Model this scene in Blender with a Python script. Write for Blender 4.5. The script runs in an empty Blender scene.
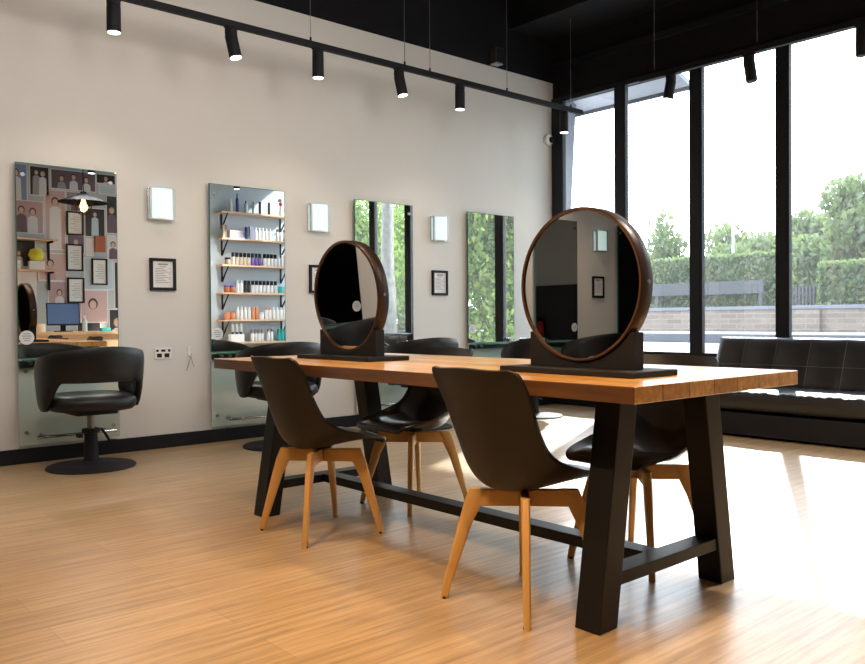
import bpy, math, random
from mathutils import Vector, Matrix, Euler
rnd = random.Random(7)
S = bpy.context.scene
C = S.collection
PI = math.pi

# ------------------------------------------------------------------ materials
def new_mat(name):
    m = bpy.data.materials.new(name); m.use_nodes = True
    nt = m.node_tree
    return m, nt, nt.nodes['Principled BSDF']

def mat(name, col, rough=.5, metal=0, spec=.5, var=0, scale=8, stretch=(1, 1, 1), bump=0, coat=0, emit=None, es=0, alpha=1, trans=0, ior=1.45):
    m, nt, b = new_mat(name)
    b.inputs['Base Color'].default_value = (*col, 1)
    b.inputs['Roughness'].default_value = rough
    b.inputs['Metallic'].default_value = metal
    b.inputs['Specular IOR Level'].default_value = spec
    b.inputs['Coat Weight'].default_value = coat
    b.inputs['Transmission Weight'].default_value = trans
    b.inputs['IOR'].default_value = ior
    if emit:
        b.inputs['Emission Color'].default_value = (*emit, 1); b.inputs['Emission Strength'].default_value = es
    if var or bump:
        tc = nt.nodes.new('ShaderNodeTexCoord'); mp = nt.nodes.new('ShaderNodeMapping')
        mp.inputs['Scale'].default_value = stretch
        nz = nt.nodes.new('ShaderNodeTexNoise'); nz.inputs['Scale'].default_value = scale; nz.inputs['Detail'].default_value = 6
        nt.links.new(tc.outputs['Object'], mp.inputs[0]); nt.links.new(mp.outputs[0], nz.inputs['Vector'])
        if var:
            mx = nt.nodes.new('ShaderNodeMix'); mx.data_type = 'RGBA'
            mx.inputs[6].default_value = (*[max(0, c * (1 - var)) for c in col], 1)
            mx.inputs[7].default_value = (*[min(1, c * (1 + var)) for c in col], 1)
            nt.links.new(nz.outputs['Fac'], mx.inputs[0]); nt.links.new(mx.outputs[2], b.inputs['Base Color'])
        if bump:
            bp = nt.nodes.new('ShaderNodeBump'); bp.inputs['Strength'].default_value = bump; bp.inputs['Distance'].default_value = .01
            nt.links.new(nz.outputs['Fac'], bp.inputs['Height']); nt.links.new(bp.outputs[0], b.inputs['Normal'])
    return m

def floor_mat():
    m, nt, b = new_mat('oak_floor'); N = nt.nodes.new; L = nt.links.new
    tc = N('ShaderNodeTexCoord')
    br = N('ShaderNodeTexBrick'); br.offset = .37; br.inputs['Scale'].default_value = 1
    br.inputs['Brick Width'].default_value = 1.22; br.inputs['Row Height'].default_value = .18
    br.inputs['Mortar Size'].default_value = .0012; br.inputs['Mortar Smooth'].default_value = .3
    br.inputs['Color1'].default_value = (.40, .275, .15, 1); br.inputs['Color2'].default_value = (.47, .335, .195, 1)
    br.inputs['Mortar'].default_value = (.27, .19, .11, 1)
    L(tc.outputs['Object'], br.inputs['Vector'])
    mp = N('ShaderNodeMapping'); mp.inputs['Scale'].default_value = (1.3, 24, 1)
    L(tc.outputs['Object'], mp.inputs[0])
    nz = N('ShaderNodeTexNoise'); nz.inputs['Scale'].default_value = 1.7; nz.inputs['Detail'].default_value = 9; nz.inputs['Roughness'].default_value = .62
    L(mp.outputs[0], nz.inputs['Vector'])
    rp = N('ShaderNodeValToRGB'); rp.color_ramp.elements[0].position = .28; rp.color_ramp.elements[0].color = (.44, .39, .34, 1)
    rp.color_ramp.elements[1].position = .62; rp.color_ramp.elements[1].color = (1.08, 1.06, 1.04, 1)
    L(nz.outputs['Fac'], rp.inputs[0])
    mx = N('ShaderNodeMix'); mx.data_type = 'RGBA'; mx.blend_type = 'MULTIPLY'; mx.inputs[0].default_value = .85
    L(br.outputs['Color'], mx.inputs[6]); L(rp.outputs[0], mx.inputs[7]); L(mx.outputs[2], b.inputs['Base Color'])
    r2 = N('ShaderNodeMapRange'); r2.inputs[3].default_value = .42; r2.inputs[4].default_value = .32
    L(nz.outputs['Fac'], r2.inputs[0]); L(r2.outputs[0], b.inputs['Roughness'])
    b.inputs['Specular IOR Level'].default_value = .5; b.inputs['Coat Weight'].default_value = .36; b.inputs['Coat Roughness'].default_value = .34; b.inputs['Coat IOR'].default_value = 1.6
    bp = N('ShaderNodeBump'); bp.inputs['Strength'].default_value = .08; bp.inputs['Distance'].default_value = .004
    L(nz.outputs['Fac'], bp.inputs['Height']); L(bp.outputs[0], b.inputs['Normal'])
    return m

def table_mat():
    m, nt, b = new_mat('butcher_block'); N = nt.nodes.new; L = nt.links.new
    tc = N('ShaderNodeTexCoord')
    rot = N('ShaderNodeMapping'); rot.inputs['Rotation'].default_value = (0, 0, PI / 2); rot.inputs['Location'].default_value = (.3, .485, 0)
    L(tc.outputs['Object'], rot.inputs[0])
    br = N('ShaderNodeTexBrick'); br.offset = .45; br.inputs['Scale'].default_value = 1
    br.inputs['Brick Width'].default_value = .83; br.inputs['Row Height'].default_value = .13857
    br.inputs['Mortar Size'].default_value = .0022; br.inputs['Mortar Smooth'].default_value = .2
    br.inputs['Color1'].default_value = (.54, .27, .06, 1); br.inputs['Color2'].default_value = (.72, .42, .12, 1)
    br.inputs['Mortar'].default_value = (.10, .04, .012, 1)
    L(rot.outputs[0], br.inputs['Vector'])
    mp = N('ShaderNodeMapping'); mp.inputs['Scale'].default_value = (20, 1.2, 20); L(tc.outputs['Object'], mp.inputs[0])
    nz = N('ShaderNodeTexNoise'); nz.inputs['Scale'].default_value = 2; nz.inputs['Detail'].default_value = 8; L(mp.outputs[0], nz.inputs['Vector'])
    rp = N('ShaderNodeValToRGB'); rp.color_ramp.elements[0].position = .3; rp.color_ramp.elements[0].color = (.5, .44, .38, 1)
    rp.color_ramp.elements[1].position = .65; rp.color_ramp.elements[1].color = (1.1, 1.08, 1.05, 1); L(nz.outputs['Fac'], rp.inputs[0])
    mx = N('ShaderNodeMix'); mx.data_type = 'RGBA'; mx.blend_type = 'MULTIPLY'; mx.inputs[0].default_value = .8
    L(br.outputs['Color'], mx.inputs[6]); L(rp.outputs[0], mx.inputs[7]); L(mx.outputs[2], b.inputs['Base Color'])
    b.inputs['Roughness'].default_value = .36; b.inputs['Coat Weight'].default_value = .6; b.inputs['Coat Roughness'].default_value = .22
    return m

def brick_mat():
    m, nt, b = new_mat('street_brick'); N = nt.nodes.new; L = nt.links.new
    tc = N('ShaderNodeTexCoord'); mp = N('ShaderNodeMapping'); mp.inputs['Rotation'].default_value = (PI / 2, 0, PI / 2)
    sep = N('ShaderNodeSeparateXYZ'); cmb = N('ShaderNodeCombineXYZ')
    L(tc.outputs['Object'], sep.inputs[0]); L(sep.outputs['Y'], cmb.inputs['X']); L(sep.outputs['Z'], cmb.inputs['Y'])
    br = N('ShaderNodeTexBrick'); br.inputs['Scale'].default_value = 1; br.inputs['Brick Width'].default_value = .46; br.inputs['Row Height'].default_value = .13
    br.inputs['Mortar Size'].default_value = .008
    br.inputs['Color1'].default_value = (.115, .085, .068, 1); br.inputs['Color2'].default_value = (.16, .125, .10, 1); br.inputs['Mortar'].default_value = (.19, .17, .155, 1)
    L(cmb.outputs[0], br.inputs['Vector']); L(br.outputs['Color'], b.inputs['Base Color']); b.inputs['Roughness'].default_value = .9
    return m

def schlick(nt, f0):
    N = nt.nodes.new; L = nt.links.new
    lw = N('ShaderNodeLayerWeight'); lw.inputs[0].default_value = .5
    p = N('ShaderNodeMath'); p.operation = 'POWER'; p.inputs[1].default_value = 4.5; L(lw.outputs['Facing'], p.inputs[0])
    r = N('ShaderNodeMapRange'); r.inputs[3].default_value = f0; r.inputs[4].default_value = .8; L(p.outputs[0], r.inputs[0])
    return r.outputs[0]
def clear_glass(name, col, f0=.05, rough=.01, glare_veil=0):
    m = bpy.data.materials.new(name); m.use_nodes = True; nt = m.node_tree; nt.nodes.clear(); N = nt.nodes.new; L = nt.links.new
    o = N('ShaderNodeOutputMaterial'); t = N('ShaderNodeBsdfTransparent'); t.inputs[0].default_value = (*col, 1)
    g = N('ShaderNodeBsdfGlossy'); g.inputs['Roughness'].default_value = rough
    mx = N('ShaderNodeMixShader'); L(schlick(nt, f0), mx.inputs[0]); L(t.outputs[0], mx.inputs[1]); L(g.outputs[0], mx.inputs[2])
    out = mx.outputs[0]
    if glare_veil:                                            # pale translucent layer standing in for daylight glare on the panes
        d = N('ShaderNodeBsdfTranslucent'); d.inputs[0].default_value = (.9, .93, .95, 1)
        m2 = N('ShaderNodeMixShader'); m2.inputs[0].default_value = glare_veil; L(out, m2.inputs[1]); L(d.outputs[0], m2.inputs[2]); out = m2.outputs[0]
    L(out, o.inputs[0])
    return m
def glass_pane_mat(): return clear_glass('window_glass', (.97, .985, .98), .05, .01, .012)
def tinted_glass(name, col, fres=1.5, rough=.02): return clear_glass(name, col, .06, rough)

def leaf_mat(name, col, tr=.45):
    m = bpy.data.materials.new(name); m.use_nodes = True; nt = m.node_tree; nt.nodes.clear(); N = nt.nodes.new; L = nt.links.new
    o = N('ShaderNodeOutputMaterial'); d = N('ShaderNodeBsdfDiffuse'); t = N('ShaderNodeBsdfTranslucent')
    d.inputs[0].default_value = (*col, 1); t.inputs[0].default_value = (col[0] * 1.1, min(1, col[1] * 1.15), col[2] * .8, 1)
    mx = N('ShaderNodeMixShader'); mx.inputs[0].default_value = tr
    L(d.outputs[0], mx.inputs[1]); L(t.outputs[0], mx.inputs[2]); L(mx.outputs[0], o.inputs[0])
    return m

K = dict(
    floor=floor_mat(), table=table_mat(), brick=brick_mat(), pane=glass_pane_mat(),
    wall=mat('white_plaster', (.72, .705, .675), .75, var=.02, scale=3),
    wall_cool=mat('pale_plaster', (.50, .57, .62), .8, var=.02, scale=3),
    black=mat('black_paint', (.008, .008, .011), .65, spec=.35),
    blackwall=mat('black_wall_paint', (.010, .010, .013), .8, spec=.2),
    frame=mat('window_frame_black', (.012, .014, .02), .5, spec=.35),
    steel=mat('black_steel', (.007, .007, .009), .45, spec=.35, var=.15, scale=20),
    plastic=mat('black_plastic', (.0115, .0095, .009), .42, spec=.4, bump=.02, scale=120),
    pad=mat('black_seat_pad', (.010, .010, .012), .36, spec=.5, bump=.05, scale=40),
    leather=mat('black_leather', (.017, .015, .015), .38, spec=.5, bump=.12, scale=22),
    vinyl=mat('black_vinyl', (.009, .009, .010), .40, spec=.45, bump=.04, scale=30),
    beech=mat('beech_wood', (.58, .34, .12), .45, var=.14, scale=6, stretch=(3, 3, .6)),
    bronze=mat('dark_bronze', (.030, .017, .013), .36, metal=.35, var=.2, scale=6),
    copper=mat('copper_edge', (.15, .075, .045), .35, metal=.6),
    mirror=mat('mirror_silver', (.90, .93, .92), .0, metal=1),
    tmirror=mat('table_mirror_silver', (.62, .62, .61), .0, metal=1),
    backing=mat('mirror_backing', (.05, .06, .06), .6),
    gedge=mat('green_glass_edge', (.05, .17, .13), .15, spec=.6),
    lower=mat('green_backed_glass', (.43, .51, .47), .09, spec=.9, ior=1.6),
    shelfglass=tinted_glass('shelf_glass', (.72, .90, .85), 1.6),
    chrome=mat('chrome', (.72, .73, .74), .16, metal=1),
    satin=mat('satin_grey_metal', (.55, .56, .57), .4, metal=.5),
    dkchrome=mat('dark_chrome', (.25, .25, .26), .3, metal=1),
    white=mat('white_plastic', (.80, .80, .79), .4),
    paper=mat('white_paper', (.78, .79, .80), .8),
    ink=mat('grey_ink', (.25, .25, .27), .8),
    frosted=mat('frosted_lit_glass', (.42, .52, .52), .35, emit=(.70, .93, .91), es=.82),
    lens=mat('lit_lens', (1, .95, .85), .4, emit=(1, .86, .66), es=9),
    lens_dim=mat('lit_lens_plain', (1, .97, .92), .4, emit=(1, .95, .88), es=5),
    bulb=mat('lit_bulb', (1, .7, .3), .4, emit=(1, .55, .16), es=9),
    wire=mat('steel_wire', (.30, .31, .33), .4, metal=.8),
    seam=mat('grey_stitching', (.10, .09, .09), .6),
    shelfwood=mat('pale_shelf_wood', (.66, .45, .30), .5, var=.1, scale=5, stretch=(1, 8, 8)),
    counter=mat('counter_wood', (.55, .38, .22), .5, var=.12, scale=5, stretch=(1, 1, 9)),
    screen=mat('screen_blue', (.03, .05, .09), .2, emit=(.10, .16, .30), es=.5),
    asphalt=mat('pale_asphalt', (.24, .245, .26), .9, var=.08, scale=3),
    paving=mat('pale_paving', (.30, .30, .29), .9, var=.08, scale=4),
    kerb=mat('blue_grey_kerb', (.06, .065, .08), .9, var=.15, scale=5),
    coping=mat('grey_coping', (.12, .125, .15), .9, var=.12, scale=6),
    bark=mat('pale_bark', (.19, .178, .162), .9, var=.75, scale=13, stretch=(1, 1, .7), bump=.3),
    dbark=mat('dark_bark', (.16, .12, .09), .9, var=.3, scale=9, bump=.3),
    earth=mat('dry_earth', (.30, .27, .20), .95, var=.2, scale=3),
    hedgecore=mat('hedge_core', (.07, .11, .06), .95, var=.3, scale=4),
    fence=mat('slate_fence', (.035, .038, .045), .7),
    polem=mat('pale_pole', (.34, .36, .39), .5),
    render=mat('grey_render', (.16, .175, .21), .85, var=.05, scale=2),
    canopy=mat('grey_canopy', (.34, .36, .40), .8, var=.04, scale=5, stretch=(1, 14, 1)),
    red=mat('red_paint', (.55, .03, .03), .35),
    teal=mat('teal_gloss', (.04, .42, .42), .4), blue=mat('blue_gloss', (.05, .13, .42), .4), navy=mat('navy_gloss', (.03, .05, .25), .35),
    purple=mat('purple_gloss', (.16, .10, .34), .4), orange=mat('amber_gloss', (.66, .26, .12), .4), rust=mat('rust_gloss', (.40, .12, .05), .4),
    beige=mat('beige_gloss', (.62, .54, .42), .5), lilac=mat('lilac_card', (.52, .50, .72), .5), pink=mat('pink_card', (.80, .58, .56), .6),
    brown=mat('brown_card', (.30, .22, .15), .7), green=mat('green_leafy', (.18, .42, .08), .7), yellow=mat('yellow_green_leafy', (.62, .62, .06), .7),
    skin=mat('photo_skin', (.66, .46, .38), .6), hair=mat('photo_hair', (.10, .06, .045), .6), blond=mat('photo_fair_hair', (.50, .36, .20), .6),
    pdark=mat('photo_dark', (.035, .03, .035), .5), pgrey=mat('photo_grey', (.36, .35, .38), .5), pplum=mat('photo_plum', (.16, .11, .14), .5),
    plight=mat('photo_pale', (.72, .72, .76), .5), ppink=mat('photo_rose', (.62, .45, .46), .5), pblue=mat('photo_blue', (.24, .33, .55), .5),
    psky=mat('photo_sky', (.52, .64, .72), .5), prose=mat('photo_dusty', (.50, .36, .40), .5),
    leaf1=leaf_mat('leaf_mid', (0.115, 0.16, 0.07)), leaf2=leaf_mat('leaf_pale', (0.165, 0.205, 0.11)), leaf3=leaf_mat('leaf_deep', (0.1, 0.17, 0.06)),
    leaf5=leaf_mat('leaf_sunlit', (.20, .28, .08), .5), leaf6=leaf_mat('leaf_sunlit_yellow', (.29, .35, .13), .5),  # greens lifted to stand in for sunlight on the mirrored trees
    leaf4=leaf_mat('leaf_grey', (0.145, 0.18, 0.13)), blossom=leaf_mat('leaf_bluish', (.26, .34, .27)),
)

# ------------------------------------------------------------------ mesh helper
class MB:
    def __init__(s): s.v = []; s.f = []; s.m = []; s.cur = 0
    def mi(s, i): s.cur = i; return s
    def add(s, vs, fs, M=None):
        n = len(s.v)
        s.v += [tuple(M @ Vector(p)) if M else tuple(p) for p in vs]
        for q in fs: s.f.append([i + n for i in q]); s.m.append(s.cur)
        return s
    def box(s, x0, x1, y0, y1, z0, z1, M=None):
        return s.add([(x0, y0, z0), (x1, y0, z0), (x1, y1, z0), (x0, y1, z0), (x0, y0, z1), (x1, y0, z1), (x1, y1, z1), (x0, y1, z1)],
                     [(3, 2, 1, 0), (4, 5, 6, 7), (0, 1, 5, 4), (1, 2, 6, 5), (2, 3, 7, 6), (3, 0, 4, 7)], M)
    def loft(s, rings, cap=True, closed=True):
        n = len(rings[0]); vs = [p for r in rings for p in r]; fs = []
        for i in range(len(rings) - 1):
            for j in range(n if closed else n - 1):
                k = (j + 1) % n; fs.append((i * n + j, i * n + k, (i + 1) * n + k, (i + 1) * n + j))
        if cap: fs.append(tuple(reversed(range(n)))); fs.append(tuple((len(rings) - 1) * n + j for j in range(n)))
        return s.add(vs, fs)
    def tube(s, pts, r, n=10, cap=True):
        pts = [Vector(p) for p in pts]; rs = r if isinstance(r, (list, tuple)) else [r] * len(pts); rings = []
        prev = None
        for i, p in enumerate(pts):
            d = (pts[min(i + 1, len(pts) - 1)] - pts[max(i - 1, 0)]).normalized()
            a = prev if prev else (Vector((0, 0, 1)) if abs(d.z) < .9 else Vector((1, 0, 0)))
            u = (a - d * a.dot(d)).normalized(); w = d.cross(u); prev = u
            rings.append([p + (u * math.cos(2 * PI * k / n) + w * math.sin(2 * PI * k / n)) * rs[i] for k in range(n)])
        return s.loft(rings, cap)
    def cyl(s, p, q, r, r2=None, n=20): return s.tube([p, q], [r, r if r2 is None else r2], n)
    def lathe(s, prof, n=32, M=None, cap=True):
        M = M or Matrix()
        return s.loft([[M @ Vector((r * math.cos(2 * PI * k / n), r * math.sin(2 * PI * k / n), z)) for k in range(n)] for r, z in prof], cap)
    def prism(s, poly, f, a, b):
        n = len(poly)
        return s.add([f(p, a) for p in poly] + [f(p, b) for p in poly],
                     [tuple(reversed(range(n))), tuple(range(n, 2 * n))] + [(i, (i + 1) % n, n + (i + 1) % n, n + i) for i in range(n)])
    def grid(s, P, nu, nv, closed_u=False):
        vs = [P(i / (nu - 1), j / (nv - 1)) for i in range(nu) for j in range(nv)]
        return s.add(vs, [(i * nv + j, (i + 1) * nv + j, (i + 1) * nv + j + 1, i * nv + j + 1) for i in range(nu - 1) for j in range(nv - 1)])
    def mesh(s, name, mats, smooth=None):
        me = bpy.data.meshes.new(name); me.from_pydata(s.v, [], s.f)
        for m in (mats if isinstance(mats, (list, tuple)) else [mats]): me.materials.append(K[m] if isinstance(m, str) else m)
        me.polygons.foreach_set('material_index', s.m)
        me.update()
        if smooth is not None:
            me.polygons.foreach_set('use_smooth', [True] * len(me.polygons))
            if smooth < 180: me.set_sharp_from_angle(angle=math.radians(smooth))
        return me
    def build(s, name, mats, parent=None, smooth=None, bevel=0, seg=2, loc=None, rot=None, subsurf=0, fixn=True):
        me = s.mesh(name, mats, smooth)
        o = bpy.data.objects.new(name, me); C.objects.link(o)
        if parent: o.parent = parent
        if loc: o.location = loc
        if rot: o.rotation_euler = rot
        if fixn:
            import bmesh
            bm = bmesh.new(); bm.from_mesh(me); bmesh.ops.recalc_face_normals(bm, faces=bm.faces); bm.to_mesh(me); bm.free()
        if bevel:
            b = o.modifiers.new('bevel', 'BEVEL'); b.width = bevel; b.segments = seg; b.limit_method = 'ANGLE'; b.angle_limit = math.radians(40)
        if subsurf:
            b = o.modifiers.new('subsurf', 'SUBSURF'); b.levels = subsurf; b.render_levels = subsurf
        return o

def tag(o, label=None, cat=None, group=None, kind=None):
    if label: o['label'] = label
    if cat: o['category'] = cat
    if group: o['group'] = group
    if kind: o['kind'] = kind
    return o
def empty(name, loc=(0, 0, 0), rz=0, label=None, cat=None, group=None, kind=None):
    o = bpy.data.objects.new(name, None); C.objects.link(o); o.location = loc; o.rotation_euler = (0, 0, rz); o.empty_display_size = .1
    return tag(o, label, cat, group, kind)
def copy_tree(o, parent=None):
    c = o.copy(); C.objects.link(c); c.parent = parent
    for ch in list(o.children): copy_tree(ch, c)
    return c
def struct(o): return tag(o, kind='structure')

# ------------------------------------------------------------------ room shell
YW, XW = 5.95, 7.0
struct(MB().box(-6, 7.25, -1.6, 6.1, -.12, 0).build('floor', 'floor'))
m = MB(); m.mi(0).box(-6, 7.0, YW, YW + .15, 0, 3.53); m.mi(1).box(-6, 7.0, YW - .004, YW + .15, 3.53, 4.6)
struct(m.build('wall_left', ['wall', 'blackwall']))
struct(MB().box(-6, 6.995, YW - .016, YW, 0, .1).build('baseboard_left', 'black', bevel=.003))
m = MB().box(XW, XW + .22, .15, 6.1, 0, .55).box(XW, XW + .22, .15, 6.1, 3.35, 4.6)
struct(m.build('wall_right', 'blackwall'))
m = MB(); m.mi(0).box(2.3, 7.0, .15, .3, 0, 4.6); m.mi(1).box(1.6, 2.3, .15, .3, 0, 4.6).box(1.6, 1.75, -1.6, .15, 0, 4.6)
struct(m.build('wall_front', ['wall_cool', 'blackwall']))
struct(MB().box(-6, 1.6, -1.75, -1.6, 0, 4.6).build('wall_front_rear', 'blackwall'))
m = MB(); m.mi(0).box(-6.15, -6, -1.75, 3.45, 1.5, 3.53); m.mi(1).box(-6.15, -5.99, -1.75, 3.45, 0, 1.5); m.mi(2).box(-6.15, -5.99, -1.75, 3.45, 3.53, 4.6).box(-6.15, -5.99, 3.45, 6.1, 0, 4.6)
struct(m.build('wall_back', ['wall', mat('charcoal_panel', (.05, .05, .055), .6), 'blackwall']))
struct(MB().box(-6.15, 7.25, -1.75, 6.1, 4.6, 4.75).build('ceiling', 'blackwall'))
struct(MB().box(6.31, 7.0, .3, YW - .004, 3.965, 4.6).build('trim_1', 'black'))
struct(MB().box(6.955, 7.0, .3, YW - .004, 3.66, 3.72).build('trim_2', 'frame'))

edges = [(5.78, 5.115), (4.967, 4.257), (4.113, 3.42), (3.285, 2.64), (2.50, 1.80), (1.66, .96), (.82, .3)]
prev = YW
for i, (a, b) in enumerate(edges):
    m = MB().box(6.975, 7.03, a + .012, prev, .55, 3.35)                       # left mullion of the bay
    m.box(6.98, 7.03, b, a + .012, .55, .612).box(6.98, 7.03, b, a + .012, 3.30, 3.35)
    w = m.build('window_%d' % (i + 1), 'frame', bevel=.004); struct(w)
    MB().box(7.003, 7.011, b, a + .012, .61, 3.31).build('glass_pane', 'pane', w)
    prev = b

# ------------------------------------------------------------------ dining table
T = empty('timber_table', (2.366, 2.560, 0), 0, 'long timber table with black A-shaped legs in the middle of the room', 'table')
nb = 7; hw = .485; hl = 1.243; w = 2 * hw / nb
poly = [(-hw, .712)]
for i in range(1, nb):
    x = -hw + w * i; poly += [(x - .0022, .712), (x, .718), (x + .0022, .712)]
poly += [(hw, .712), (hw, .758)]
for i in range(nb - 1, 0, -1):
    x = -hw + w * i; poly += [(x + .0022, .76), (x, .7565), (x - .0022, .76)]
poly[poly.index((hw, .758))] = (hw, .76); poly.append((-hw, .76))
MB().prism(poly, lambda p, a: (p[0], a, p[1]), -hl, hl).build('tabletop', 'table', T, bevel=.0015, seg=1)
for sy in (-1, 1):
    yc = -1.005 if sy < 0 else .980
    for sx in (-1, 1):
        xb, xt, h = .353 * sx + .006, .240 * sx + .006, .0465
        MB().add([(xb - h, yc - h, 0), (xb + h, yc - h, 0), (xb + h, yc + h, 0), (xb - h, yc + h, 0),
                  (xt - h, yc - h, .712), (xt + h, yc - h, .712), (xt + h, yc + h, .712), (xt - h, yc + h, .712)],
                 [(3, 2, 1, 0), (4, 5, 6, 7), (0, 1, 5, 4), (1, 2, 6, 5), (2, 3, 7, 6), (3, 0, 4, 7)]).build('leg', 'steel', T, bevel=.004)
    MB().box(-.29, .29, yc - .0395, yc + .0395, .125, .166).build('end_bar', 'steel', T, bevel=.002)
MB().box(-.039, .039, -.967, .942, .125, .166).build('stretcher', 'steel', T, bevel=.002)
MB().box(-.3, .3, -1.055, -.955, .700, .712).box(-.3, .3, .93, 1.03, .700, .712).box(-.03, .03, -.955, .93, .700, .712).build('under_frame', 'steel', T)

# ------------------------------------------------------------------ shell chairs
def lerp_tab(tab, s):
    for (a, va), (b, vb) in zip(tab, tab[1:]):
        if s <= b:
            t = (s - a) / (b - a); t = t * t * (3 - 2 * t) * .35 + t * .65
            return tuple(p + (q - p) * t for p, q in zip(va, vb)) if isinstance(va, tuple) else va + (vb - va) * t
    return tab[-1][1]
# (s, (x, z)) centre line from the front lip to the top of the back
prof = [(.236, .398), (.224, .414), (.172, .417), (.08, .407), (-.015, .393), (-.08, .387), (-.128, .398), (-.163, .435), (-.190, .50), (-.218, .585), (-.247, .68), (-.273, .76), (-.283, .795)]
wid = [.160, .186, .208, .224, .224, .216, .207, .200, .197, .198, .204, .200, .170]
rim = [(.236, .398), (.224, .418), (.172, .433), (.088, .449), (.015, .467), (-.035, .484), (-.070, .503), (-.097, .529), (-.121, .566), (-.150, .622), (-.186, .70), (-.226, .772), (-.248, .803)]
NP = len(prof)
def cr(tab, s):                       # catmull-rom
    s = s * (len(tab) - 1); i = min(int(s), len(tab) - 2); t = s - i
    g = lambda k: tab[max(0, min(len(tab) - 1, k))]
    f = lambda a, b, c, d: .5 * (2 * b + (c - a) * t + (2 * a - 5 * b + 4 * c - d) * t * t + (3 * b - a - 3 * c + d) * t ** 3)
    if isinstance(tab[0], tuple): return tuple(f(*q) for q in zip(g(i - 1), g(i), g(i + 1), g(i + 2)))
    return f(g(i - 1), g(i), g(i + 1), g(i + 2))
def shell_pt(s, v, off=0.0):
    x, z = cr(prof, s); x1, z1 = cr(prof, min(1, s + .01)); x0, z0 = cr(prof, max(0, s - .01))
    d = Vector((x1 - x0, z1 - z0)).normalized(); n = Vector((-d.y, d.x))
    if n.x < 0 and s > .6 or (n.y < 0 and s <= .6): n = -n
    rx, rz = cr(rim, s); q = abs(v) ** 2.3
    dip = 0.010 * (math.cos(v * PI) * .5 - .5) * max(0, (s - .93) / .07)
    return (x + (rx - x) * q + n.x * off, cr(wid, s) * v, z + (rz - z) * q + n.y * off + dip)
def make_shell(parent):
    nu, nv = 46, 23
    m = MB()
    top = [[shell_pt(i / (nu - 1), -1 + 2 * j / (nv - 1), .006) for j in range(nv)] for i in range(nu)]
    bot = [[shell_pt(i / (nu - 1), (-1 + 2 * j / (nv - 1)), -.006) for j in range(nv)] for i in range(nu)]
    vs = [p for r in top for p in r] + [p for r in bot for p in r]; O = nu * nv; fs = []
    for i in range(nu - 1):
        for j in range(nv - 1):
            a = i * nv + j; fs.append((a, a + nv, a + nv + 1, a + 1)); fs.append((O + a, O + a + 1, O + a + nv + 1, O + a + nv))
    for i in range(nu - 1):
        for j in (0, nv - 1):
            a = i * nv + j; fs.append((a, a + nv, O + a + nv, O + a))
    for j in range(nv - 1):
        for i in (0, nu - 1):
            a = i * nv + j; fs.append((a, a + 1, O + a + 1, O + a))
    m.add(vs, fs)
    return m.build('seat_shell', 'plastic', parent, smooth=50)
def make_chair():
    t = empty('dining_chair')
    make_shell(t)
    # seat pad, a thin cushion on the seat part of the shell
    m = MB(); nu, nv = 22, 19
    def sp(i, j, o): return shell_pt(.09 + .36 * i, (-1 + 2 * j) * .80, .006 + o)
    hgt = lambda i, j: .020 * min(1, 5 * min(i, 1 - i) + .0) ** .5 * min(1, 5 * min(j, 1 - j)) ** .5
    top = [sp(i / (nu - 1), j / (nv - 1), .001 + hgt(i / (nu - 1), j / (nv - 1))) for i in range(nu) for j in range(nv)]
    m.add(top, [(i * nv + j, (i + 1) * nv + j, (i + 1) * nv + j + 1, i * nv + j + 1) for i in range(nu - 1) for j in range(nv - 1)])
    m.build('seat_pad', 'pad', t, smooth=180)
    # crossed timber rails and four tapering legs on the diagonals
    for k in range(2):
        R = Matrix.Rotation(PI / 4 + k * PI / 2, 4, 'Z')
        dz = .0
        m = MB()
        if k == 0: m.box(-.16, .16, -.013, .013, .318, .375, R)
        else: m.box(-.16, -.0135, -.013, .013, .318, .375, R).box(.0135, .16, -.013, .013, .318, .375, R)
        m.build('cross_rail', 'beech', t, bevel=.004)
    MB().lathe([(.04, .374), (.05, .377), (.05, .383), (.03, .386)], 20).build('mounting_plate', 'plastic', t, smooth=40)
    for k in range(4):
        R = Matrix.Rotation(PI / 4 + k * PI / 2, 4, 'Z')
        secs = [(.272, .0, .013, .0105), (.262, .05, .0145, .0115), (.20, .255, .023, .0135), (.172, .328, .030, .014), (.150, .376, .032, .014)]
        rings = []
        for r, z, a, b in secs:
            rings.append([R @ Vector((r + a * cx, b * cy, z)) for cx, cy in ((-1, -.6), (-.7, -1), (.7, -1), (1, -.6), (1, .6), (.7, 1), (-.7, 1), (-1, .6))])
        leg = MB().loft(rings).build('leg', 'beech', t, smooth=40)
        MB().cyl(R @ Vector((.272, 0, 0)), R @ Vector((.271, 0, .008)), .0125, n=12).build('foot_cap', 'black', leg)
    return t
chair0 = make_chair()
for i, (x, y, a, lab) in enumerate([
        (2.048, 1.875, -1, 'black shell chair with timber legs nearest the camera, tucked beside the front table leg'),
        (2.040, 3.095, -3, 'black shell chair at the far left end of the table, back towards us'),
        (2.705, 3.235, 180, 'black shell chair behind the table, seen between the two near chairs'),
        (2.725, 1.880, 178, 'black shell chair behind the near end of the table, in front of the sofa')]):
    c = chair0 if i == 0 else copy_tree(chair0)
    c.location = (x, y, 0); c.rotation_euler = (0, 0, math.radians(a)); tag(c, lab, 'chair', 'shell chairs around the timber table')

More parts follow.
